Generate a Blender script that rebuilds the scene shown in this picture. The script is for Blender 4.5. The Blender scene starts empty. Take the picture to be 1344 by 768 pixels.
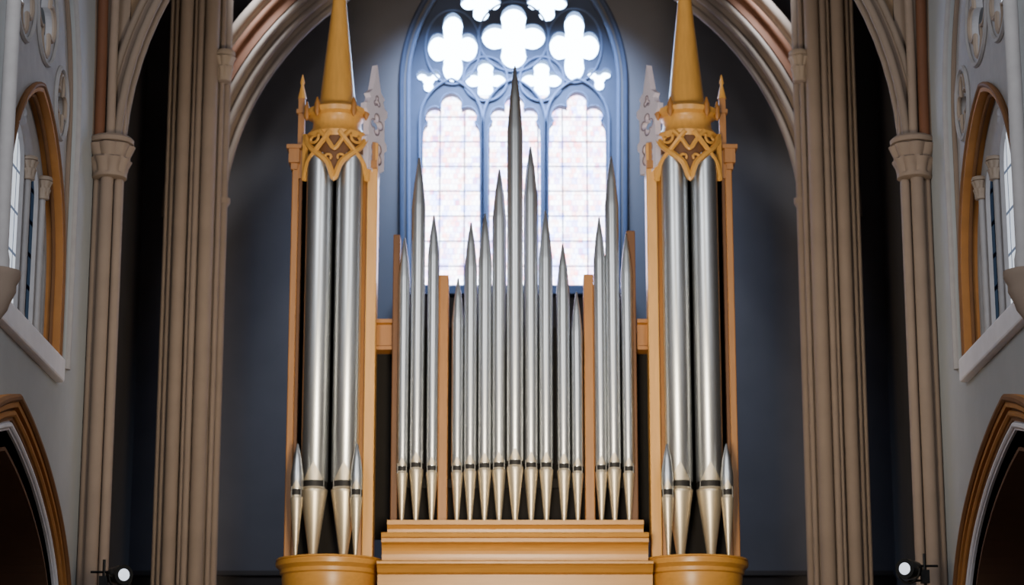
import bpy, bmesh, math
from math import sin, cos, pi, sqrt, radians
from mathutils import Vector, Matrix

F=3044.0; TH=radians(13.3); ST,CT=sin(TH),cos(TH); CZ=1.6
def P(u,v,Y):
    a=(u-672)/F; b=(384-v)/F; d=CT-b*ST
    return (a*Y/d, CZ+Y*(ST+b*CT)/d)
def PX(u,v,Y): return P(u,v,Y)[0]
def PZ(v,Y): return P(672,v,Y)[1]
COL=bpy.context.scene.collection

def lin(c):
    return tuple((x/255/12.92 if x/255<=0.04045 else ((x/255+0.055)/1.055)**2.4) for x in c)+(1,)
def mat(name,c,rough=.7,metal=0,nscale=6,namt=.15,bump=.1,stretch=(1,1,1),emit=None):
    m=bpy.data.materials.new(name); m.use_nodes=True; nt=m.node_tree; N=nt.nodes; L=nt.links
    b=N['Principled BSDF']; tc=N.new('ShaderNodeTexCoord'); mp=N.new('ShaderNodeMapping')
    mp.inputs['Scale'].default_value=stretch
    L.new(tc.outputs['Object'],mp.inputs[0])
    n=N.new('ShaderNodeTexNoise'); n.inputs['Scale'].default_value=nscale; n.inputs['Detail'].default_value=5
    L.new(mp.outputs[0],n.inputs['Vector'])
    r=N.new('ShaderNodeValToRGB'); lc=lin(c)
    r.color_ramp.elements[0].position=.3; r.color_ramp.elements[1].position=.7
    r.color_ramp.elements[0].color=tuple(x*(1-namt) for x in lc[:3])+(1,)
    r.color_ramp.elements[1].color=tuple(min(1,x*(1+namt)) for x in lc[:3])+(1,)
    L.new(n.outputs[0],r.inputs[0]); L.new(r.outputs[0],b.inputs['Base Color'])
    b.inputs['Roughness'].default_value=rough; b.inputs['Metallic'].default_value=metal
    if bump:
        bp=N.new('ShaderNodeBump'); bp.inputs['Strength'].default_value=bump; bp.inputs['Distance'].default_value=.02
        L.new(n.outputs[0],bp.inputs['Height']); L.new(bp.outputs[0],b.inputs['Normal'])
    if emit:
        b.inputs['Emission Color'].default_value=lin(c); b.inputs['Emission Strength'].default_value=emit
    return m

M_STONE=mat('taupe_stone',(136,118,104),.85,0,3,.06,.08)
M_STONE2=mat('pale_stone',(156,138,121),.8,0,3,.05,.08)
M_RIB=mat('grey_rib_stone',(126,111,99),.8,0,3,.05,.08)
M_BROWN=mat('brown_rib_stone',(100,60,36),.75,0,4,.1,.1)
M_WEB=mat('vault_web_plaster',(138,112,86),.85,0,2,.06,.05)
M_BACK=mat('shade_dark_plaster',(80,76,78),.85,0,1.5,.08,.06)  # darker than the side walls: the bay's shade is in this colour
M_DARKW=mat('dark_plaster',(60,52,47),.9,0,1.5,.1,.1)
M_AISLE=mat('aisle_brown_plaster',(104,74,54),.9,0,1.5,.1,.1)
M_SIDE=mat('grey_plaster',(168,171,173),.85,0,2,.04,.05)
M_TRAC=mat('tracery_stone',(48,55,74),.8,0,6,.08,.1)  # the window's blue glow is put into this stone colour
M_TRACM=mat('tracery_moulding_stone',(74,86,112),.8,0,6,.08,.1)  # same blue glow tint, lighter for the mouldings
M_STRAC=mat('side_tracery_stone',(164,160,160),.8,0,6,.06,.08)
M_ORANGE=mat('ochre_stone',(172,116,58),.7,0,5,.08,.06)
M_OCHB=mat('brown_ochre_stone',(120,80,46),.7,0,5,.08,.06)
M_WHITE=mat('white_stone',(236,234,240),.7,0,5,.04,.05)
M_WOOD=mat('golden_oak',(206,150,72),.36,0,4,.08,.04,(6,6,.6))
M_WOODX=mat('golden_oak_cornice',(186,132,58),.36,0,4,.08,.03,(.6,6,6))
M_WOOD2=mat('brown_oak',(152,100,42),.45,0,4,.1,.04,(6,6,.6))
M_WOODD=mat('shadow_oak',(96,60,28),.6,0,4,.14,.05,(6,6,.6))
M_PALEW=mat('glare_pale_oak',(206,198,214),.5,0,4,.05,.05)  # lavender white is window glare put into the wood colour
M_LILAC=mat('lilac_shadow_trim',(128,116,128),.6,0,4,.05,.05)
M_BLACK=mat('interior_shade_black',(20,17,16),.95,0,6,.1,.0)  # black standing for the shade inside the organ case
M_PIPE=mat('polished_tin',(196,199,202),.34,.96,3,.04,.01,(4,4,.4))
M_FOOT=mat('pipe_foot_tin',(212,198,172),.4,.75,3,.04,.01,(4,4,.4))
M_MOUTH=mat('pipe_mouth_dark',(35,33,32),.6,.3,6,.1,0)
M_EAR=mat('pipe_ear_tin',(110,108,104),.5,.6,6,.1,0)
M_LAMPB=mat('black_lamp_metal',(22,22,24),.4,.5,6,.1,0)
M_LENS=mat('lamp_lens',(225,235,250),.2,0,6,.0,0,emit=1.3)
M_FLOOR=mat('floor_stone',(120,110,102),.6,0,2,.15,.1)

def glassmat(name,base,strength,ax='XZ',bricks=()):
    m=bpy.data.materials.new(name); m.use_nodes=True; nt=m.node_tree; N=nt.nodes; L=nt.links
    for n in list(N): N.remove(n)
    out=N.new('ShaderNodeOutputMaterial'); em=N.new('ShaderNodeEmission'); em.inputs[1].default_value=strength
    tc=N.new('ShaderNodeTexCoord')
    sep=N.new('ShaderNodeSeparateXYZ'); L.new(tc.outputs['Object'],sep.inputs[0])
    cb=N.new('ShaderNodeCombineXYZ'); L.new(sep.outputs[0 if ax=='XZ' else 1],cb.inputs[0]); L.new(sep.outputs[2],cb.inputs[1])
    rgb=N.new('ShaderNodeRGB'); rgb.outputs[0].default_value=lin(base); res=rgb.outputs[0]
    for (bw,bh,mo,c1,c2,bias,mc,off) in bricks:
        br=N.new('ShaderNodeTexBrick'); br.offset=off; br.inputs['Scale'].default_value=1
        br.inputs['Brick Width'].default_value=bw; br.inputs['Row Height'].default_value=bh; br.inputs['Mortar Size'].default_value=mo
        br.inputs['Color1'].default_value=c1+(1,); br.inputs['Color2'].default_value=c2+(1,); br.inputs['Mortar'].default_value=mc+(1,)
        br.inputs['Bias'].default_value=bias
        L.new(cb.outputs[0],br.inputs['Vector'])
        ml=N.new('ShaderNodeMix'); ml.data_type='RGBA'; ml.blend_type='MULTIPLY'; ml.inputs[0].default_value=1
        L.new(res,ml.inputs[6]); L.new(br.outputs[0],ml.inputs[7]); res=ml.outputs[2]
    L.new(res,em.inputs[0]); L.new(em.outputs[0],out.inputs[0])
    return m
W1=(1,1,1)
M_GL_TOP=glassmat('clear_blue_glass',(176,214,255),34.0)
M_GL_LAN=glassmat('pale_stained_glass',(236,242,255),15.0,'XZ',[
 (.07,.09,.004,W1,(.95,.0,.05),-.42,(.3,.33,.5),.5),
 (.095,.12,.0,W1,(.0,.14,1),-.45,(.5,.5,.55),.3),
 (.13,.08,.0,W1,(1,.3,.0),-.6,(.5,.5,.55),.4),
 (.4,.42,.014,W1,(.92,.92,.95),0,(.06,.08,.12),0)])
M_GL_SIDE=glassmat('side_window_glass',(218,226,236),1.35,'YZ',[(.3,.5,.02,W1,(.85,.85,.9),0,(.15,.17,.22),0)])
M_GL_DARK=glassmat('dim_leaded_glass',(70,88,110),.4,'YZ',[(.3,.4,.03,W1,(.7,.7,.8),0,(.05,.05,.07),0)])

def empty(name,loc,label=None,cat=None,parent=None,kind=None):
    o=bpy.data.objects.new(name,None); o.empty_display_size=.2; COL.objects.link(o); o.location=loc
    if label:o['label']=label
    if cat:o['category']=cat
    if kind:o['kind']=kind
    if parent: par(o,parent)
    return o
def wloc(o):
    v=Vector(o.location)
    while o.parent: o=o.parent; v+=Vector(o.location)
    return v
def par(o,p):
    o.parent=p; o.location=Vector(o.location)-wloc(p)
def obj(name,verts,faces,mats,parent=None,smooth=False,origin=None,fix=True,**props):
    me=bpy.data.meshes.new(name)
    if origin is None:
        xs=[v[0] for v in verts]; ys=[v[1] for v in verts]; zs=[v[2] for v in verts]
        origin=((min(xs)+max(xs))/2,(min(ys)+max(ys))/2,min(zs))
    O=Vector(origin)
    me.from_pydata([Vector(v)-O for v in verts],[],faces)
    if not isinstance(mats,(list,tuple)): mats=[mats]
    for m in mats: me.materials.append(m)
    if fix:
        bm=bmesh.new(); bm.from_mesh(me); bmesh.ops.recalc_face_normals(bm,faces=bm.faces); bm.to_mesh(me); bm.free()
    if smooth:
        for p in me.polygons: p.use_smooth=True
        try: me.set_sharp_from_angle(angle=radians(40))
        except Exception: pass
    o=bpy.data.objects.new(name,me); COL.objects.link(o); o.location=O
    if parent: par(o,parent)
    for k,v in props.items(): o[k]=v
    return o
def objs(name,gs,m,parent,smooth=False):
    for v,f in gs: obj(name,v,f,m,parent,smooth)
def boxg(x0,x1,y0,y1,z0,z1):
    v=[(x,y,z) for x in (x0,x1) for y in (y0,y1) for z in (z0,z1)]
    f=[(0,1,3,2),(4,6,7,5),(0,4,5,1),(2,3,7,6),(0,2,6,4),(1,5,7,3)]
    return v,f
def box(name,x0,x1,y0,y1,z0,z1,m,parent=None,bev=0,**k):
    v,f=boxg(x0,x1,y0,y1,z0,z1); o=obj(name,v,f,m,parent,**k)
    if bev:
        b=o.modifiers.new('b','BEVEL'); b.width=bev; b.segments=2
    return o
def latheg(prof,cx,cy,seg=32,a0=0,a1=2*pi,mod=None):
    full=abs(a1-a0-2*pi)<1e-6; n=seg if full else seg+1
    V=[];Fc=[]
    for k,(r,z) in enumerate(prof):
        for i in range(n):
            a=a0+(a1-a0)*i/seg; rr=r*(mod(k,a) if mod else 1)
            V.append((cx+rr*cos(a),cy+rr*sin(a),z))
    for k in range(len(prof)-1):
        for i in range(seg):
            j=(i+1)%n if full else i+1
            Fc.append((k*n+i,k*n+j,(k+1)*n+j,(k+1)*n+i))
    if full:
        Fc.append(tuple(range(n))[::-1]); Fc.append(tuple((len(prof)-1)*n+i for i in range(n)))
    return V,Fc
def lathe(name,prof,cx,cy,m,parent=None,seg=32,smooth=True,mod=None,**k):
    v,f=latheg(prof,cx,cy,seg,mod=mod); return obj(name,v,f,m,parent,smooth,**k)
def plateg(loops,thick):
    cu=bpy.data.curves.new('tmp','CURVE'); cu.dimensions='2D'; cu.fill_mode='BOTH'; cu.extrude=thick/2
    for lp in loops:
        s=cu.splines.new('POLY'); s.points.add(len(lp)-1)
        for p,q in zip(s.points,lp): p.co=(q[0],q[1],0,1)
        s.use_cyclic_u=True
    o=bpy.data.objects.new('tmp',cu); COL.objects.link(o)
    dg=bpy.context.evaluated_depsgraph_get(); dg.update()
    me=bpy.data.meshes.new_from_object(o.evaluated_get(dg))
    bm=bmesh.new(); bm.from_mesh(me); bmesh.ops.remove_doubles(bm,verts=bm.verts,dist=1e-5)
    V=[tuple(v.co) for v in bm.verts]; Fc=[tuple(v.index for v in f.verts) for f in bm.faces]
    bm.free(); bpy.data.objects.remove(o); bpy.data.curves.remove(cu); bpy.data.meshes.remove(me)
    return V,Fc
def plateXZ(name,loops,y0,y1,m,parent=None,**k):
    V,f=plateg(loops,y1-y0); V=[(a,(y0+y1)/2+c,b) for a,b,c in V]; return obj(name,V,f,m,parent,**k)
def plateYZ(name,loops,x0,x1,m,parent=None,**k):
    V,f=plateg(loops,abs(x1-x0)); V=[((x0+x1)/2+c,a,b) for a,b,c in V]; return obj(name,V,f,m,parent,**k)
def tubeg(pts,r,seg=8,closed=False):
    pts=[Vector(p) for p in pts]; V=[];Fc=[]; n=len(pts); up=None
    for i,p in enumerate(pts):
        if closed: t=(pts[(i+1)%n]-pts[i-1])
        else: t=pts[min(i+1,n-1)]-pts[max(i-1,0)]
        t.normalize()
        if up is None:
            up=Vector((0,1,0)) if abs(t.y)<.9 else Vector((0,0,1))
        a=t.cross(up)
        if a.length<1e-4: a=t.cross(Vector((1,0,0)))
        a.normalize(); b=a.cross(t).normalized(); up=b
        for s in range(seg):
            q=2*pi*(s+.5)/seg; V.append(tuple(p+a*cos(q)*r+b*sin(q)*r))
    m=n if closed else n-1
    for i in range(m):
        j=(i+1)%n
        for s in range(seg):
            s2=(s+1)%seg; Fc.append((i*seg+s,i*seg+s2,j*seg+s2,j*seg+s))
    if not closed:
        Fc.append(tuple(range(seg))); Fc.append(tuple((n-1)*seg+s for s in range(seg)))
    return V,Fc
def foil(cx,cy,rx,ry,n=4,rot=0,steps=72,dr=.59,rr=.41):
    out=[]
    for i in range(steps):
        a=2*pi*i/steps; best=0
        for k in range(n):
            al=a-(rot+2*pi*k/n); s=dr*sin(al)
            if abs(s)<=rr and cos(al)>-.2:
                best=max(best,dr*cos(al)+sqrt(rr*rr-s*s))
        best=max(best,.5); out.append((cx+rx*best*cos(a),cy+ry*best*sin(a)))
    return out
def ell(cx,cy,rx,ry,n=48): return [(cx+rx*cos(2*pi*i/n),cy+ry*sin(2*pi*i/n)) for i in range(n)]
def lancet(uc,a,ytop,ybot):
    k=a/35; cy=ytop+46*k; out=[(uc+a,ybot),(uc+a,cy+16*k)]
    lobes=[(radians(0),23,11),(radians(42),27,11.5),(radians(90),33,13),(radians(138),27,11.5),(radians(180),23,11)]
    for i in range(81):
        p=pi*i/80; best=21.5
        for (la,d,R) in lobes:
            al=p-la; s=d*sin(al)
            if abs(s)<R and cos(al)>0: best=max(best,d*cos(al)+sqrt(R*R-s*s))
        out.append((uc+best*k*cos(p),cy-best*k*sin(p)))
    out+=[(uc-a,cy+16*k),(uc-a,ybot)]
    return out

# ------------------------------------------------------------- back wall + window
YB=36.0
def mapb(lp,Y=YB): return [P(u,v,Y) for u,v in lp]
def archpx(uc,a,ysp,R,ybot,n=20):
    out=[(uc-a,ybot),(uc-a,ysp)]
    c=uc-a+R; amax=math.acos((c-uc)/R)
    for i in range(1,n+1):
        t=amax*i/n; out.append((c-R*cos(t),ysp-R*sin(t)))
    c2=uc+a-R
    for i in range(n-1,-1,-1):
        t=amax*i/n; out.append((c2+R*cos(t),ysp-R*sin(t)))
    out.append((uc+a,ybot)); return out
win_out=mapb(archpx(674,136,110,197,378))
plateXZ('wall_back',[[(-7.5,0),(7.5,0),(7.5,17),(-7.5,17)],win_out],YB,YB+.5,M_BACK,kind='structure',label='grey plastered end wall behind the organ, shade in its dark tone',category='wall')
w1=empty('window_1',(0,YB,PZ(378,YB)),'tall pointed gothic window with quatrefoil tracery and pale stained glass','window',kind='structure')
holes=[mapb(archpx(674,136,110,197,378))]
foils=[mapb(q) for q in (foil(674,45,42,42),foil(594,59,33,46),foil(754,57,33,46),foil(637,101,27,26),foil(711,101,27,26),
          foil(562,101,17,17,3,pi/2),foil(787,99,17,17,3,pi/2),foil(631,0,27,25),foil(718,0,27,25),foil(674,-40,22,22))]
lans=[mapb(l) for l in (lancet(592,38,119,373),lancet(675,35,121,373),lancet(758,38,117,373))]
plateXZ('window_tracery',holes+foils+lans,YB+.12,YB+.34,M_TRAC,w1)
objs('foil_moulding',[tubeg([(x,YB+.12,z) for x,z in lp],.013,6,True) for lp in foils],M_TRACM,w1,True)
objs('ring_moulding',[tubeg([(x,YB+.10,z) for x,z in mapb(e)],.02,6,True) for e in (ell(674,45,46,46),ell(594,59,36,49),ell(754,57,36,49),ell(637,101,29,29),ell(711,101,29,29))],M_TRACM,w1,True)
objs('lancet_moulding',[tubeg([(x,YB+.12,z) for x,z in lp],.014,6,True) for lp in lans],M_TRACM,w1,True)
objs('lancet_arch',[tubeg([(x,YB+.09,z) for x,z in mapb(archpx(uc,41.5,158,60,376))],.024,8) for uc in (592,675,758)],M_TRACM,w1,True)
plateXZ('upper_glass',[mapb(archpx(674,135,110,196,115))],YB+.36,YB+.38,M_GL_TOP,w1)
box('lancet_glass',PX(542,250,YB),PX(806,250,YB),YB+.36,YB+.38,PZ(376,YB),PZ(116,YB),M_GL_LAN,w1)
obj('hood_moulding',*tubeg([(x,YB-.02,z) for x,z in mapb(archpx(674,147,110,208,378))],.045,8),M_TRAC,w1,True)
obj('inner_moulding',*tubeg([(x,YB,z) for x,z in mapb(archpx(674,138,110,199,378))],.035,8),M_TRACM,w1,True)
box('window_sill',PX(524,378,YB),PX(824,378,YB),YB-.18,YB+.3,PZ(390,YB),PZ(377,YB),M_TRAC,w1,.02)
box('trim_1',-5.9,5.9,YB-.1,YB,PZ(756,YB),PZ(750,YB),M_DARKW,kind='structure',label='dark ledge moulding along the end wall',category='moulding')
box('floor',-9,9,14,37,-.2,0,M_FLOOR,kind='structure',label='stone church floor',category='floor')
box('ceiling',-7.5,7.5,29.3,36.5,17,17.2,M_WEB,kind='structure',label='plain ceiling added to shade the organ bay',category='ceiling')  # unseen flat ceiling, put in to block light from above and dim the bay

# ------------------------------------------------------------- semicircular arches
def archring(prof,zc,n=48):
    V=[];Fc=[];m=len(prof)
    for i in range(n+1):
        t=pi*i/n
        for r,y in prof: V.append((-r*cos(t),y,zc+r*sin(t)))
    for i in range(n):
        for k in range(m):
            k2=(k+1)%m; Fc.append((i*m+k,i*m+k2,(i+1)*m+k2,(i+1)*m+k))
    Fc.append(tuple(range(m))); Fc.append(tuple(n*m+k for k in range(m)))
    return V,Fc
def circ(r0,y0,r,n=10): return [(r0+r*cos(2*pi*i/n),y0+r*sin(2*pi*i/n)) for i in range(n)]
def rect(r0,r1,y0,y1): return [(r0,y0),(r1,y0),(r1,y1),(r0,y1)]
def spandrel(name,R,zc,xs,ztop,y0,y1,m,**k):
    lp=[(-xs,zc)]+[(-R*cos(pi*i/48),zc+R*sin(pi*i/48)) for i in range(49)]+[(xs,zc),(xs,ztop),(-xs,ztop)]
    return plateXZ(name,[lp],y0,y1,m,kind='structure',**k)
YN=29.0; ZN=10.3; RN=5.1
spandrel('wall_vault_front',RN+.28,ZN,5.6,17,YN+.15,YN+.28,M_WEB,label='cream vault plaster above the nave arch',category='wall')
t=empty('trim_2',(0,YN,ZN+RN),'grey and cream moulded stone nave arch','arch',kind='structure')
objs('arch_roll',[archring(circ(RN+.06,YN,.06),ZN),archring(circ(RN+.02,YN+.2,.05),ZN)],M_RIB,t,True)
objs('arch_fillet',[archring(rect(RN+.08,RN+.22,YN+.06,YN+.3),ZN)],M_STONE,t,True)
objs('arch_outer_roll',[archring(circ(RN+.24,YN+.04,.05),ZN)],M_RIB,t,True)
YC=34.05; ZC=PZ(285,YC); RC=abs(PX(290,285,YC))
spandrel('wall_vault_rear',RC+.75,ZC+1.0,4.75,17,YC+.1,YC+.3,M_WEB,label='cream plaster above the chancel arch',category='wall')
t=empty('trim_3',(0,YC,ZC+RC),'moulded chancel arch with brown and grey rings','arch',kind='structure')
objs('arch_grey_roll',[archring(circ(RC+.05,YC+.3,.06),ZC),archring(circ(RC+.2,YC+.16,.055),ZC),archring(circ(RC+.36,YC+.04,.05),ZC)],M_RIB,t,True)
objs('arch_grey_order',[archring([(RC+.06,YC+.36),(RC+.42,YC+.1),(RC+.42,YC+.5),(RC+.06,YC+.5)],ZC)],M_STONE,t,True)
objs('arch_brown_order',[archring(rect(RC+.42,RC+.66,YC,YC+.4),ZC)],M_BROWN,t,True)
objs('arch_brown_roll',[archring(circ(RC+.62,YC-.02,.06),ZC)],M_BROWN,t,True)
objs('arch_outer_order',[archring(rect(RC+.66,RC+.8,YC+.02,YC+.2),ZC)],M_STONE2,t,True)
objs('arch_outer_roll',[archring(circ(RC+.82,YC-.02,.08),ZC)],M_STONE,t,True)

# ------------------------------------------------------------- piers & wall columns
def capital(name,cx,cy,z0,z1,r,m,parent,seg=48,k=1.75):
    h=z1-z0
    prof=[(r*1.0,z0),(r*1.18,z0+.03*h),(r*1.18,z0+.1*h),(r*1.02,z0+.14*h),(r*1.1,z0+.3*h),(r*1.3,z0+.45*h),(r*1.15,z0+.5*h),(r*1.3,z0+.62*h),(r*k*.95,z0+.78*h),(r*k*.85,z0+.82*h),(r*k,z0+.84*h),(r*k*1.02,z0+.94*h),(r*k*.9,z0+h),(0.01,z0+h)]
    def mod(i,a):
        if 3<=i<=5: return 1+.18*abs(sin(4*a))
        if 6<=i<=8: return 1+.16*abs(cos(4*a))
        return 1
    return lathe(name,prof,cx,cy,m,parent,seg,True,mod)
def shaft(name,cx,cy,z0,z1,r,m,parent,seg=20):
    return lathe(name,[(r*1.25,z0),(r*1.25,z0+.12),(r,z0+.22),(r,z1),(r*.99,z1+.001)],cx,cy,m,parent,seg)
def pier(s):
    Y=33.3
    c=empty('stone_pier',(s*PX(250,400,Y),Y,0),'tall taupe clustered stone pier with slender fluted shafts beside the organ','pier')
    c['group']='clustered chancel piers'
    xa,xb=sorted((s*PX(212,400,Y),s*PX(284,400,Y)))
    box('pier_core',xa+.03,xb-.03,Y+.08,Y+.7,0,16.5,M_STONE,c,.02)
    for u,dy,r in ((212,.16,.04),(220,.06,.045),(233,-.05,.1),(246.5,.0,.04),(253,-.06,.05),(268,-.07,.11),(282,.05,.04),(288,.16,.055)):
        shaft('pier_shaft',s*PX(u,400,Y),Y+dy,0,16.5,r,M_STONE,c)
    capital('pier_capital',s*PX(295,90,Y),Y-.02,PZ(108,Y),PZ(68,Y),.09,M_STONE2,c,k=1.7)
    bx=s*PX(291,268,Y)
    lathe('pier_bracket',[(.02,PZ(282,Y)),(.05,PZ(276,Y)),(.06,PZ(268,Y)),(.1,PZ(262,Y)),(.1,PZ(256,Y))],bx,Y+.2,M_STONE,c,16)
for s in (1,-1): pier(s)
def wallcol(s):
    Y=29.0
    c=empty('wall_column',(s*PX(135,400,Y),Y,0),'taupe clustered wall column with carved leaf capital','column'); c['group']='nave wall columns'
    z1=PZ(236,Y)
    for u,dy,r in ((113,.12,.05),(121,.02,.055),(135,-.08,.085),(149,.01,.06)):
        shaft('column_shaft',s*PX(u,400,Y),Y+dy,0,z1+.02,r,M_STONE,c)
    a,b=sorted((s*PX(112,400,Y),s*PX(154,400,Y)))
    box('column_core',a,b,Y+.08,Y+.14,0,17,M_STONE,c,.01)
    capital('column_capital',s*PX(145,205,Y),Y+.0,z1,PZ(182,Y),.19,M_STONE,c,k=1.55)
    zt=PZ(184,Y)
    for (u,r,m,dy,lean) in ((133,.07,M_BROWN,-.16,.02),(146,.06,M_STONE,-.08,.05),(121,.07,M_STONE,-.1,-.03)):
        x=s*PX(u,184,Y); pts=[(x,Y+dy,zt-.03),(x,Y+dy-.05,zt+1),(x-s*lean*-1,Y+dy-.3,zt+2.5),(x+s*lean*2,Y+dy-.9,zt+4)]
        obj('vault_rib',*tubeg(pts,r,12),m,c,True)
for s in (1,-1): wallcol(s)

# ------------------------------------------------------------- side walls
XW=5.45
def smoothpts(pts,n=8):
    out=[]
    for i in range(len(pts)-1):
        p0=pts[max(i-1,0)];p1=pts[i];p2=pts[i+1];p3=pts[min(i+2,len(pts)-1)]
        for k in range(n):
            t=k/n
            out.append(tuple(.5*((2*p1[j])+(-p0[j]+p2[j])*t+(2*p0[j]-5*p1[j]+4*p2[j]-p3[j])*t*t+(-p0[j]+3*p1[j]-3*p2[j]+p3[j])*t**3) for j in (0,1)))
    out.append(pts[-1]); return out
YA=24.65
half=smoothpts([(YA,6.3),(25.4,6.12),(26.4,5.76),(27.34,5.22),(27.95,4.56),(28.18,3.8),(28.22,3.0)],6)
def arcade(k,zb):
    r=[(YA+(y-YA)*k,3+(z-3)*(1-(1-k)*1.25)) for y,z in half]
    l=[(2*YA-y,z) for y,z in r[1:]]
    return [(r[-1][0],zb)]+[p for p in r[::-1]]+l+[(l[-1][0],zb)]
def archYZ(y0,y1,zsp,zb,k=1.35,n=16):
    a=(y1-y0)/2; uc=(y0+y1)/2; R=a*k; c=y0+R; am=math.acos((c-uc)/R)
    out=[(y0,zb),(y0,zsp)]+[(c-R*cos(am*i/n),zsp+R*sin(am*i/n)) for i in range(1,n+1)]
    c2=y1-R
    out+=[(c2+R*cos(am*i/n),zsp+R*sin(am*i/n)) for i in range(n-1,-1,-1)]+[(y1,zb)]
    return out
for s,side in ((-1,'left'),(1,'right')):
    def bx(name,d0,d1,*a,**k): return box(name,*sorted((s*(XW+d0),s*(XW+d1))),*a,**k)
    big=archYZ(24.05,27.72,10.2,7.2)
    plateYZ('wall_'+side,[[(18,0),(29.2,0),(29.2,17),(18,17)],big,arcade(.86,.15)],s*XW,s*(XW+.5),M_SIDE,kind='structure',label='pale grey plastered nave wall with window and arcade opening',category='wall')
    wn=empty('window_%d'%(2 if s<0 else 3),(s*XW,26.6,7.2),'pointed church window with ochre reveals and white stone sill','window',kind='structure')
    KK=1.25; ZS=8.15
    o1=archYZ(24.2,27.56,ZS,7.25,KK); o2=archYZ(24.26,27.48,ZS,7.26,KK)
    oc=foil(26.1,11.15,.5,.5); oc2=foil(24.9,10.95,.42,.42); oc3=foil(27.15,10.4,.3,.36); oc4=foil(25.6,12.1,.33,.33)
    plateYZ('upper_tracery',[big,o1,oc,oc2,oc3,oc4],s*(XW+.09),s*(XW+.2),M_STRAC,wn)
    objs('foil_moulding',[tubeg([(s*(XW+.09),y,z) for y,z in q],.03,6,True) for q in (oc,oc2,oc3,oc4)],M_STONE2,wn,True)
    objs('ring_moulding',[tubeg([(s*(XW+.08),y,z) for y,z in q],.035,6,True) for q in (ell(26.1,11.15,.58,.58),ell(27.15,10.4,.37,.44),ell(24.9,10.95,.5,.5))],M_STRAC,wn,True)
    plateYZ('ochre_reveal',[o1,o2],s*(XW+.03),s*(XW+.34),M_ORANGE,wn,label='ochre painted reveal')
    obj('ochre_roll',*tubeg([(s*(XW+.04),y,z) for y,z in o1],.035,8),M_OCHB,wn,True)
    obj('inner_ochre_roll',*tubeg([(s*(XW+.14),y,z) for y,z in archYZ(24.29,27.45,ZS,7.26,KK)],.025,8),M_OCHB,wn,True)
    subs=[archYZ(24.4,25.1,8.35,7.35),archYZ(25.25,25.95,9.2,7.35),archYZ(26.12,26.8,9.05,7.35),archYZ(26.97,27.38,8.4,7.35),foil(25.87,9.85,.1,.1,4,pi/4)]
    plateYZ('window_mullions',[o2]+subs,s*(XW+.23),s*(XW+.28),M_STRAC,wn)
    bx('window_glass',.35,.37,24.1,26.9,7.25,12.6,M_GL_SIDE,wn)
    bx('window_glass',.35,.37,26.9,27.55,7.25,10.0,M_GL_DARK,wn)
    for ym in (26.03,26.885):
        shaft('mullion_shaft',s*(XW+.2),ym,7.3,9.12,.04,M_STRAC,wn)
        capital('mullion_capital',s*(XW+.19),ym,9.1,9.38,.06,M_STONE2,wn,k=1.7)
    obj('hood_moulding',*tubeg([(s*XW,y,z) for y,z in archYZ(24.0,27.78,10.2,7.2)],.06,8),M_STRAC,wn,True)
    obj('inner_hood_moulding',*tubeg([(s*(XW+.07),y,z) for y,z in archYZ(24.1,27.68,10.2,7.2)],.035,8),M_STONE,wn,True)
    bx('window_sill',-.1,.4,23.3,27.25,6.93,7.22,M_WHITE,wn,.03,label='white stone sill')
    tr=empty('trim_%d'%(4 if s<0 else 5),(s*XW,YA,6.3),'ochre and white moulded arcade arch in the nave wall','arch',kind='structure')
    plateYZ('arch_ochre_band',[arcade(1.0,.02),arcade(.965,.03)],s*(XW-.12),s*(XW+.02),M_ORANGE,tr)
    obj('arch_brown_roll',*tubeg([(s*(XW-.12),y,z) for y,z in arcade(.99,.05)],.045,8),M_OCHB,tr,True)
    plateYZ('arch_inner_band',[arcade(.965,.03),arcade(.93,.04)],s*(XW-.06),s*(XW+.04),M_OCHB,tr)
    obj('arch_ochre_roll',*tubeg([(s*(XW-.07),y,z) for y,z in arcade(.948,.05)],.035,8),M_ORANGE,tr,True)
    plateYZ('arch_white_band',[arcade(.93,.04),arcade(.905,.04)],s*(XW-.03),s*(XW+.06),M_WHITE,tr)
    obj('arch_white_roll',*tubeg([(s*(XW-.04),y,z) for y,z in arcade(.918,.05)],.03,8),M_WHITE,tr,True)
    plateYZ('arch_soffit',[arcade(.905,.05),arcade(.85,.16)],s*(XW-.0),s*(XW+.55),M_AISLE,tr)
    c=empty('trim_%d'%(6 if s<0 else 7),(s*5.36,23.45,7.0),'grey stone wall shaft rising from a moulded corbel','column',kind='structure')
    yy=23.65
    lathe('corbel',[(.03,6.9),(.1,7.0),(.12,7.07),(.18,7.2),(.18,7.27),(.22,7.35),(.22,7.42),(.12,7.45)],s*5.38,yy,M_STONE,c,24)
    shaft('shaft',s*5.38,yy,7.43,15,.08,M_STRAC,c); shaft('shaft',s*5.42,yy+.2,7.43,15,.05,M_STONE,c)
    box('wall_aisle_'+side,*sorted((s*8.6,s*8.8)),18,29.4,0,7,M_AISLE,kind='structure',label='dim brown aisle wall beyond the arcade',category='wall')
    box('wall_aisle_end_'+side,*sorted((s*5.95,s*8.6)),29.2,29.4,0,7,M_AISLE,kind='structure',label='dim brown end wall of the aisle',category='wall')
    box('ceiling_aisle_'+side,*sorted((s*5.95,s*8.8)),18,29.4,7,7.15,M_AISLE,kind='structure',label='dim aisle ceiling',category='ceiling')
    box('wall_bay_'+side,*sorted((s*5.95,s*6.1)),29.4,YB,0,17,M_DARKW,kind='structure',label='dark side wall of the organ bay',category='wall')

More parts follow.
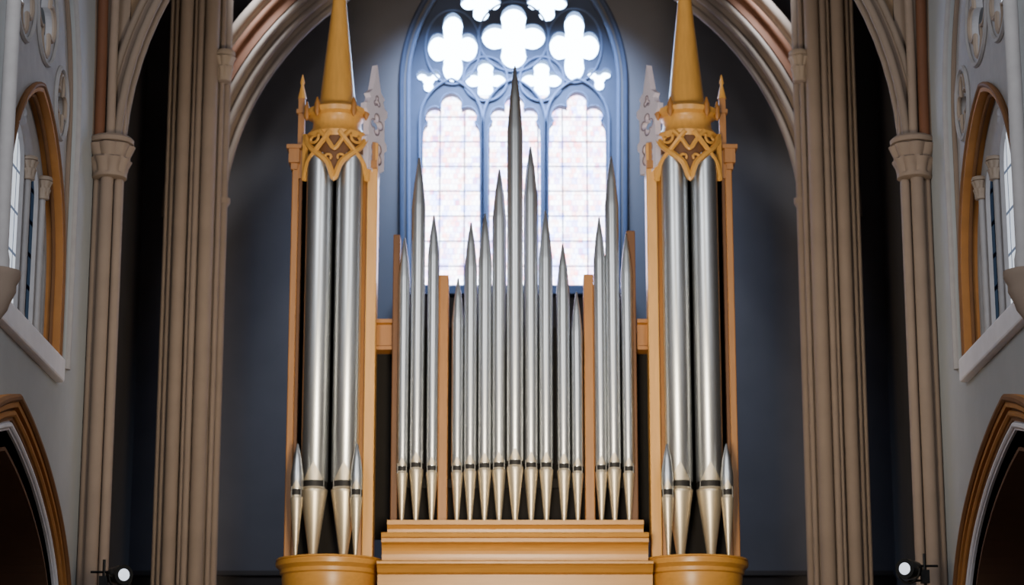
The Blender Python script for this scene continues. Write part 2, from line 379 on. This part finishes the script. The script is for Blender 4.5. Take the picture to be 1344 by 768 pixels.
# ------------------------------------------------------------- ORGAN
YO=31.0
org=empty('pipe_organ',(0,YO,0),'golden oak pipe organ with silver pipes and two spired towers','pipe organ')
def organ_pipe(x,y,R,z0,zm0,zm1,ztop,cone):
    prof=[(R*.97,zm1-.01),(R,zm1),(R,ztop-cone)]
    if cone>0: prof+=[(R*.95,ztop-cone*.93),(R*.66,ztop-cone*.5),(R*.14,ztop-.012),(.004,ztop)]
    else: prof+=[(R,ztop),(R*.9,ztop),(R*.9,ztop-.05)]
    b=lathe('organ_pipe',prof,x,y,M_PIPE,org,28)
    h=zm1-zm0
    lathe('pipe_foot',[(R*.22,z0),(R*.3,z0+.03),(R*.97,zm0-.04),(R*1.0,zm0),(R*.97,zm0+.01)],x,y,M_FOOT,b,28)
    v,f=latheg([(R*.93,zm0),(R*.93,zm1)],x,y,20); obj('pipe_mouth',v,f,M_MOUTH,b,True)
    v,f=latheg([(R*.96,zm0),(R*1.04,zm0+.01),(R*.98,zm0+h*.3)],x,y,12,radians(215),radians(325)); obj('lower_lip',v,f,M_FOOT,b,True)
    # arched upper lip
    V=[];Fc=[];n=10
    for i in range(n+1):
        a=radians(228+84*i/n); t=1-abs(i/n*2-1)
        for zz_ in (zm1-.004,zm1+.01+R*1.3*t): V.append((x+R*1.015*cos(a),y+R*1.015*sin(a),zz_))
    for i in range(n): Fc.append((i*2,i*2+2,i*2+3,i*2+1))
    obj('upper_lip',V,Fc,M_FOOT,b,True)
    for sgn in (-1,1):
        a=radians(270+sgn*50); ex=x+R*.98*cos(a); ey=y+R*.98*sin(a)
        obj('mouth_ear',*boxg(ex-.005,ex+.005,ey-.012,ey+.03,zm0,zm1+.03),M_EAR,b)
    return b
S=YO/CT/F
YF=30.4
zc=[PZ(v,YF) for v in (683,689,694,700,706,712,722,731,737,742)]
def xprof(name,pts,x0,x1,m,parent):
    n=len(pts); V=[(x0,y,z) for y,z in pts]+[(x1,y,z) for y,z in pts]
    Fc=[(i,(i+1)%n,n+(i+1)%n,n+i) for i in range(n)]+[tuple(range(n)),tuple(range(n,2*n))]
    return obj(name,V,Fc,m,parent)
def xs(u,v=700,Y=YF): return PX(u,v,Y)
YK=31.9
xprof('cornice_top',[(YK,zc[0]),(YF-.03,zc[0]),(YF-.03,zc[1]),(YF+.0,zc[1]-.005),(YF+.05,zc[2]),(YF+.06,zc[3]),(YK,zc[3])],xs(508),xs(845),M_WOODX,org)
cove=[(YF-.02+.12*sin(t*pi/2/6), zc[5]-.015-(zc[5]-.015-zc[7])*(1-cos(t*pi/2/6))) for t in range(7)]
xprof('cornice_cove',[(YK,zc[3]),(YF-.1,zc[3]),(YF-.12,zc[3]-.02),(YF-.1,zc[4]),(YF-.05,zc[4]-.01),(YF-.05,zc[5])]+cove+[(YF+.1,zc[8]),(YK,zc[8])],xs(501),xs(851),M_WOODX,org)
xprof('case_plinth',[(YK,zc[8]),(YF-.14,zc[8]),(YF-.19,zc[8]-.02),(YF-.19,zc[9]),(YF-.14,zc[9]-.02),(YF-.1,zc[9]-.05),(YF-.05,zc[9]-.1),(YF+.02,zc[9]-.12),(YF+.02,0.0),(YK,.0)],xs(496),xs(856),M_WOODX,org)
cz=zc[0]
box('case_shade_panel',xs(492,500,31.6),xs(853,500,31.6),31.6,31.66,cz-.1,PZ(430,31.6),M_BLACK,org)  # dark sheet for the shadow behind the middle pipes
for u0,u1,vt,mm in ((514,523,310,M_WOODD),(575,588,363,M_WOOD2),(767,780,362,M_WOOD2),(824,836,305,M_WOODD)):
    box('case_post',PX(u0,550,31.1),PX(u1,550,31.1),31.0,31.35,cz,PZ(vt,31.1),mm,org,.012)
for u0,u1 in ((488,515),(836,860)):
    z0,z1=PZ(461,31.2),PZ(421,31.2)
    xprof('connecting_rail',[(31.4,z0),(31.09,z0),(31.09,z0+.05),(31.15,z0+.07),(31.15,z1-.07),(31.09,z1-.05),(31.09,z1),(31.4,z1)],PX(u0,440,31.2),PX(u1,440,31.2),M_WOOD2,org)
pipes=[(528,15,312),(546.5,18.5,207),(567,15.5,282),
 (600,15.5,365),(617,17,292),(636,18,280),(655,18.5,222),(676,21,86),(697,18.5,192),(717,18.5,276),(740,17.5,320),(758,15,383),
 (789,16,285),(806,18.5,205),(825,15,307)]
for u,w,vt in pipes:
    R=w*S/2; y=30.95 if w<20 else 30.85
    x=PX(u,600,y); vm=617-(w-15)*1.3
    cone=(w*3.7)*S
    if w>20: cone*=1.2
    organ_pipe(x,y,R,cz,PZ(vm+5,y),PZ(vm-5,y),PZ(vt,y),cone)
box('pipe_rack',PX(524,600,31.1),PX(826,600,31.1),31.12,31.16,PZ(640,31.1),PZ(628,31.1),M_BLACK,org)

def tower(s):
    def X(u,v=400,Y=YO): return s*PX(u,v,Y)
    xc=s*-2.44; zp=PZ(727,30.3)
    r=.705
    prof=[(.5,0),(.5,zp-1.2),(.55,zp-.75),(.6,zp-.5),(.625,zp-.36),(.635,zp-.27),(.635,zp-.22),(.66,zp-.2),(.66,zp-.15),(.68,zp-.13),(.715,zp-.1),(.72,zp-.05),(.70,zp-.045),(.70,zp-.03),(.715,zp-.02),(r,zp),(.01,zp)]
    lathe('tower_pedestal',prof,xc,YO,M_WOODX,org,48)
    a,b=sorted((X(389),X(478)))
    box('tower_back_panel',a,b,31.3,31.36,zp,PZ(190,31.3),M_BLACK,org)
    a,b=sorted((X(380),X(389)))
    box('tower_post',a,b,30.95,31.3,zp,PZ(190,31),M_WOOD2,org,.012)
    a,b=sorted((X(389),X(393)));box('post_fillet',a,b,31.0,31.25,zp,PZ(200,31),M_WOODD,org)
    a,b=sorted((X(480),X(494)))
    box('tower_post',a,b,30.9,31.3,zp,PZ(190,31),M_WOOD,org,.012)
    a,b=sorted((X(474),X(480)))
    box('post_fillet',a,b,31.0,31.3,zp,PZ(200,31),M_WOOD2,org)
    for u,w,vt,cn,y,vm in ((415,35,205,0,30.8,638),(454.5,35,205,0,30.8,638),(392.5,16,582,.42,30.52,648),(470,16,582,.42,30.52,648)):
        R=w*S/2; organ_pipe(s*PX(u,500,y),y,R,zp,PZ(vm+6,y),PZ(vm-6,y),PZ(vt,y),cn)
    cr=empty('tower_crown',(xc,YO,PZ(235,YO)),'carved golden crown with interlaced lattice',None,org)
    YT=30.98; Rc=.43
    def cyl(du,v,R=Rc):
        xx=max(-1,min(1,du*S*.98/Rc)); ph=math.asin(xx); return (xc+s*R*sin(ph)*1.0,YT-R*cos(ph),PZ(v,YT-R*.8))
    V=[];Fc=[];n=40
    for i in range(n+1):
        du=-41+82*i/n; ad=abs(du)
        vb=228-ad*1.6 if ad<18 else 199+(ad-18)*1.1
        for vv in (176,vb): V.append(cyl(du,vv,Rc-.03))
        for vv in (176,vb): V.append(cyl(du,vv,Rc-.08))
    for i in range(n):
        a=i*4;b=a+4
        Fc+=[(a,b,b+1,a+1),(a+2,a+3,b+3,b+2),(a+1,b+1,b+3,a+3),(a,a+2,b+2,b)]
    Fc+=[(0,1,3,2),(n*4,n*4+2,n*4+3,n*4+1)]
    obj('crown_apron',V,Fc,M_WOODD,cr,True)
    def strip(pts,closed=False,r=.034):
        out=[]
        m=len(pts) if closed else len(pts)-1
        for i in range(m):
            p=pts[i];q=pts[(i+1)%len(pts)]
            for k in range(6):
                t=k/6; out.append(cyl(p[0]+(q[0]-p[0])*t,p[1]+(q[1]-p[1])*t,Rc+.01))
        if not closed: out.append(cyl(*pts[-1],Rc+.01))
        return tubeg(out,r,6,closed)
    def spiral(cx,cy,r0,turn,dirn,a0):
        return [(cx+dirn*(r0*(1-.75*k/22))*cos(a0+turn*k/22),cy+(r0*(1-.75*k/22))*sin(a0+turn*k/22)) for k in range(23)]
    sm=lambda p: smoothpts(p,3)
    g=[strip(sm([(-41,172),(-34,190),(-20,204),(-8,216),(0,236),(8,216),(20,204),(34,190),(41,172)]),r=.045),
       strip(sm([(-41,230),(-37,212),(-26,198),(-14,184),(-6,174)]),r=.038),strip(sm([(41,230),(37,212),(26,198),(14,184),(6,174)]),r=.038),
       strip(sm([(-20,172),(-10,184),(0,197),(10,184),(20,172)]),r=.032),
       strip(spiral(-29,181,8,4.6,1,-.5),r=.02),strip(spiral(29,181,8,4.6,-1,-.5),r=.02),
       strip(spiral(-7,209,7,4.4,1,2.6),r=.018),strip(spiral(7,209,7,4.4,-1,2.6),r=.018),
       strip([(-41,170),(-41,229)],False,.045),strip([(41,170),(41,229)],False,.045)]
    objs('lattice_strip',g,M_WOOD,cr,True)
    zz=lambda v:PZ(v,YT-.3)
    lathe('crown_drum',[(.36,zz(186)),(.41,zz(178)),(.43,zz(172)),(.40,zz(169)),(.345,zz(163)),(.335,zz(154)),(.36,zz(149)),(.43,zz(146)),(.44,zz(140)),(.38,zz(137)),(.30,zz(132)),(.1,zz(131))],xc,YT,M_WOOD,cr,40)
    zs0=zz(138)
    lathe('tower_spire',[(.28,zs0),(.285,zs0+.06),(.255,zs0+.1),(.105,PZ(10,YT)),(.06,PZ(-50,YT)),(.02,PZ(-95,YT)),(.05,PZ(-98,YT)),(.05,PZ(-104,YT)),(.01,PZ(-110,YT))],xc,YT,M_WOOD,org,32)
    for a in (200,235,305,340):
        px=xc+.44*cos(radians(a)); py=YT+.44*sin(radians(a)); lathe('crown_knob',[(.01,zz(154)),(.04,zz(150)),(.05,zz(146)),(.035,zz(142)),(.045,zz(139)),(.03,zz(135)),(.01,zz(129))],px,py,M_WOOD2,cr,12)
    x1=X(396,160); yy=31.0
    pn=empty('corner_pinnacle',(x1,yy,PZ(215,yy)),None,None,org)
    a=.045
    obj('pinnacle_shaft',*boxg(x1-a,x1+a,yy-a,yy+a,PZ(235,yy),PZ(130,yy)),M_WOOD2,pn)
    obj('pinnacle_collar',*boxg(x1-.07,x1+.07,yy-.07,yy+.07,PZ(150,yy),PZ(145,yy)),M_WOOD2,pn)
    lathe('pinnacle_finial',[(.065,PZ(130,yy)),(.05,PZ(124,yy)),(.02,PZ(112,yy)),(.035,PZ(109,yy)),(.005,PZ(98,yy))],x1,yy,M_WOOD,pn,8)
    a1,b1=sorted((X(380,205),X(394,205)))
    def zprof(name,lst,par_):
        for (x0,x1_,y0,y1,v0,v1) in lst: obj(name,*boxg(x0,x1_,y0,y1,PZ(v0,yy),PZ(v1,yy)),M_WOOD2,par_)
    zprof('post_capital',[(a1,b1,yy-.12,yy+.2,216,198)],pn)
    zprof('capital_abacus',[(a1-.03,b1+.03,yy-.14,yy+.2,198,193)],pn)
    zprof('capital_neck',[(a1+.03,b1-.03,yy-.08,yy+.1,224,216)],pn)
    zb=PZ(226,yy); h=PZ(86,yy)-zb
    out=[(-.2,.0),(-.1,-.0),(-.05,-.14),(.05,-.14),(.1,0),(.2,.05),(.2,.3),(.26,.34),(.26,.42),(.2,.46),(.2,.74),(.27,.8),(.27,.88),(.2,.9),(.16,.98),(.2,1.03),(.1,1.1),(.07,1.2),(.0,1.46),(-.07,1.2),(-.1,1.1),(-.2,1.03),(-.16,.98),(-.2,.9),(-.27,.88),(-.27,.8),(-.2,.74),(-.2,.46),(-.26,.42),(-.26,.34),(-.2,.3)]
    kz=h/1.46
    out=[(p,q*kz) for p,q in out]
    hs=[foil(0,.64*kz,.15,.16,4,0,32),foil(0,.24*kz,.15,.18,4,pi/4,32),foil(0,.95*kz,.08,.09,3,pi/2,24)]
    V,f=plateg([out]+hs,.09)
    ang=radians(60)*s; x2=X(491,160)
    def W(a,b,c): return (x2+a*cos(ang)-c*sin(ang),yy+a*sin(ang)+c*cos(ang),zb+b)
    pw=empty('pierced_wing',(x2,yy,zb),'carved pinnacle board with pierced foils, window glare in its pale colour',None,org)
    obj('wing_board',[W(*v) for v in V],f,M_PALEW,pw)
    objs('wing_edging',[tubeg([W(a,b,-.045) for a,b in lp],.01,6,True) for lp in hs],M_LILAC,pw)
    a1,b1=sorted((X(474,210),X(496,210)))
    zprof('post_capital',[(a1,b1,yy-.14,yy+.3,224,214)],org)
    zprof('capital_neck',[(a1+.03,b1-.03,yy-.12,yy+.3,214,190)],org)
for s in (1,-1): tower(s)

# ------------------------------------------------------------- stage lamps
def stage_lamp(u,v,s):
    Y=27.9; x,z=P(u,v,Y)
    e=empty('stage_lamp',(x,Y,0),'black spotlight with glowing white lens on a tall stand','spotlight'); e['group']='black spotlights'
    d=Vector((s*.55,-.8,-.05)).normalized(); p=Vector((x,Y,z))
    up=Vector((0,0,1)); a=d.cross(up).normalized(); b=a.cross(d)
    def tube(prof,seg=24):
        V=[];Fc=[]
        for t,r in prof:
            for i in range(seg):
                q=2*pi*i/seg; V.append(tuple(p+d*t+a*cos(q)*r+b*sin(q)*r))
        for k in range(len(prof)-1):
            for i in range(seg):
                j=(i+1)%seg; Fc.append((k*seg+i,k*seg+j,(k+1)*seg+j,(k+1)*seg+i))
        Fc.append(tuple(range(seg))); Fc.append(tuple((len(prof)-1)*seg+i for i in range(seg)))
        return V,Fc
    obj('lamp_body',*tube([(-.24,.06),(-.2,.1),(0,.12),(.1,.12),(.1,.09)]),M_LAMPB,e,True)
    obj('lamp_lens',*tube([(.09,.078),(.11,.068),(.12,.03)]),M_LENS,e,True)
    xp=x-s*.22; yp=Y+.12
    pts=[tuple(p+a*.15*cos(t)+b*-.17*sin(t)) for t in [pi*i/10 for i in range(11)]]
    obj('lamp_yoke',*tubeg(pts,.014,6),M_LAMPB,e,True)
    obj('lamp_arm',*tubeg([(x,Y,z-.15),(xp,yp,z-.12)],.016,6),M_LAMPB,e)
    obj('arm_knob',*boxg(xp-.05,xp+.05,yp-.04,yp+.04,z-.16,z+.0),M_LAMPB,e)
    obj('stand_pole',*tubeg([(xp,yp,0),(xp,yp,z+.2)],.02,6),M_LAMPB,e)
    lathe('stand_base',[(.25,0),(.25,.03),(.03,.06)],xp,yp,M_LAMPB,e,20)
    obj('cross_bar',*tubeg([(xp-s*.16,yp,z+.05),(xp+s*.05,yp,z+.05)],.016,6),M_LAMPB,e)
stage_lamp(158,755,1); stage_lamp(1192,747,-1)

# ------------------------------------------------------------- light
w=bpy.data.worlds.new('World'); bpy.context.scene.world=w; w.use_nodes=True
w.node_tree.nodes['Background'].inputs[0].default_value=(.70,.68,.67,1); w.node_tree.nodes['Background'].inputs[1].default_value=.085
def area(name,loc,tgt,size,energy,col,sy=None,spread=180):
    l=bpy.data.lights.new(name,'AREA'); l.energy=energy; l.color=col; l.size=size; l.spread=radians(spread)
    if sy: l.shape='RECTANGLE'; l.size_y=sy
    o=bpy.data.objects.new(name,l); COL.objects.link(o); o.location=loc
    o.rotation_euler=(Vector(tgt)-Vector(loc)).to_track_quat('-Z','Y').to_euler(); return o
def spot(name,loc,tgt,energy,col,ang,blend=1,rad=.3):
    l=bpy.data.lights.new(name,'SPOT'); l.energy=energy; l.color=col; l.spot_size=radians(ang); l.spot_blend=blend; l.shadow_soft_size=rad
    o=bpy.data.objects.new(name,l); COL.objects.link(o); o.location=loc
    o.rotation_euler=(Vector(tgt)-Vector(loc)).to_track_quat('-Z','Y').to_euler(); return o
area('nave_fill_light',(-4.7,16,12),(0,31,8.8),2.4,570,(.93,.96,1),6)  # unseen soft lights, this and the next, added for highlights on the pipes
area('nave_fill_light',(4.7,16,12),(0,31,8.8),2.4,430,(.93,.96,1),6)
area('organ_warm_light',(0,20,4.5),(0,31,8.0),1.5,300,(1,.85,.62),1.5,75)  # unseen warm light, set low to tint the lower pipes
for s in (-1,1):
    spot('pier_fill',(s*1.5,23,12),(s*4.6,33,8),200,(1,.92,.82),28)  # unseen spots added to brighten the piers
    spot('wall_wash',(s*3.9,33.2,15.4),(s*3.9,36,9.6),1300,(.76,.87,1),40)  # unseen overhead spots added for cool pools on the end wall
area('window_glow_fill',(0,34.6,15.0),(0,36,12.2),3.0,650,(.42,.62,1),.8,85)  # unseen blue light above the window, added in place of its bloom

cam=bpy.data.cameras.new('Camera'); co=bpy.data.objects.new('Camera',cam); COL.objects.link(co)
co.location=(0,0,CZ); co.rotation_euler=(pi/2+TH,0,0); cam.sensor_width=36; cam.lens=36*F/1344; cam.clip_end=200
cam.dof.use_dof=True; cam.dof.focus_distance=26.5; cam.dof.aperture_fstop=1.0
bpy.context.scene.camera=co
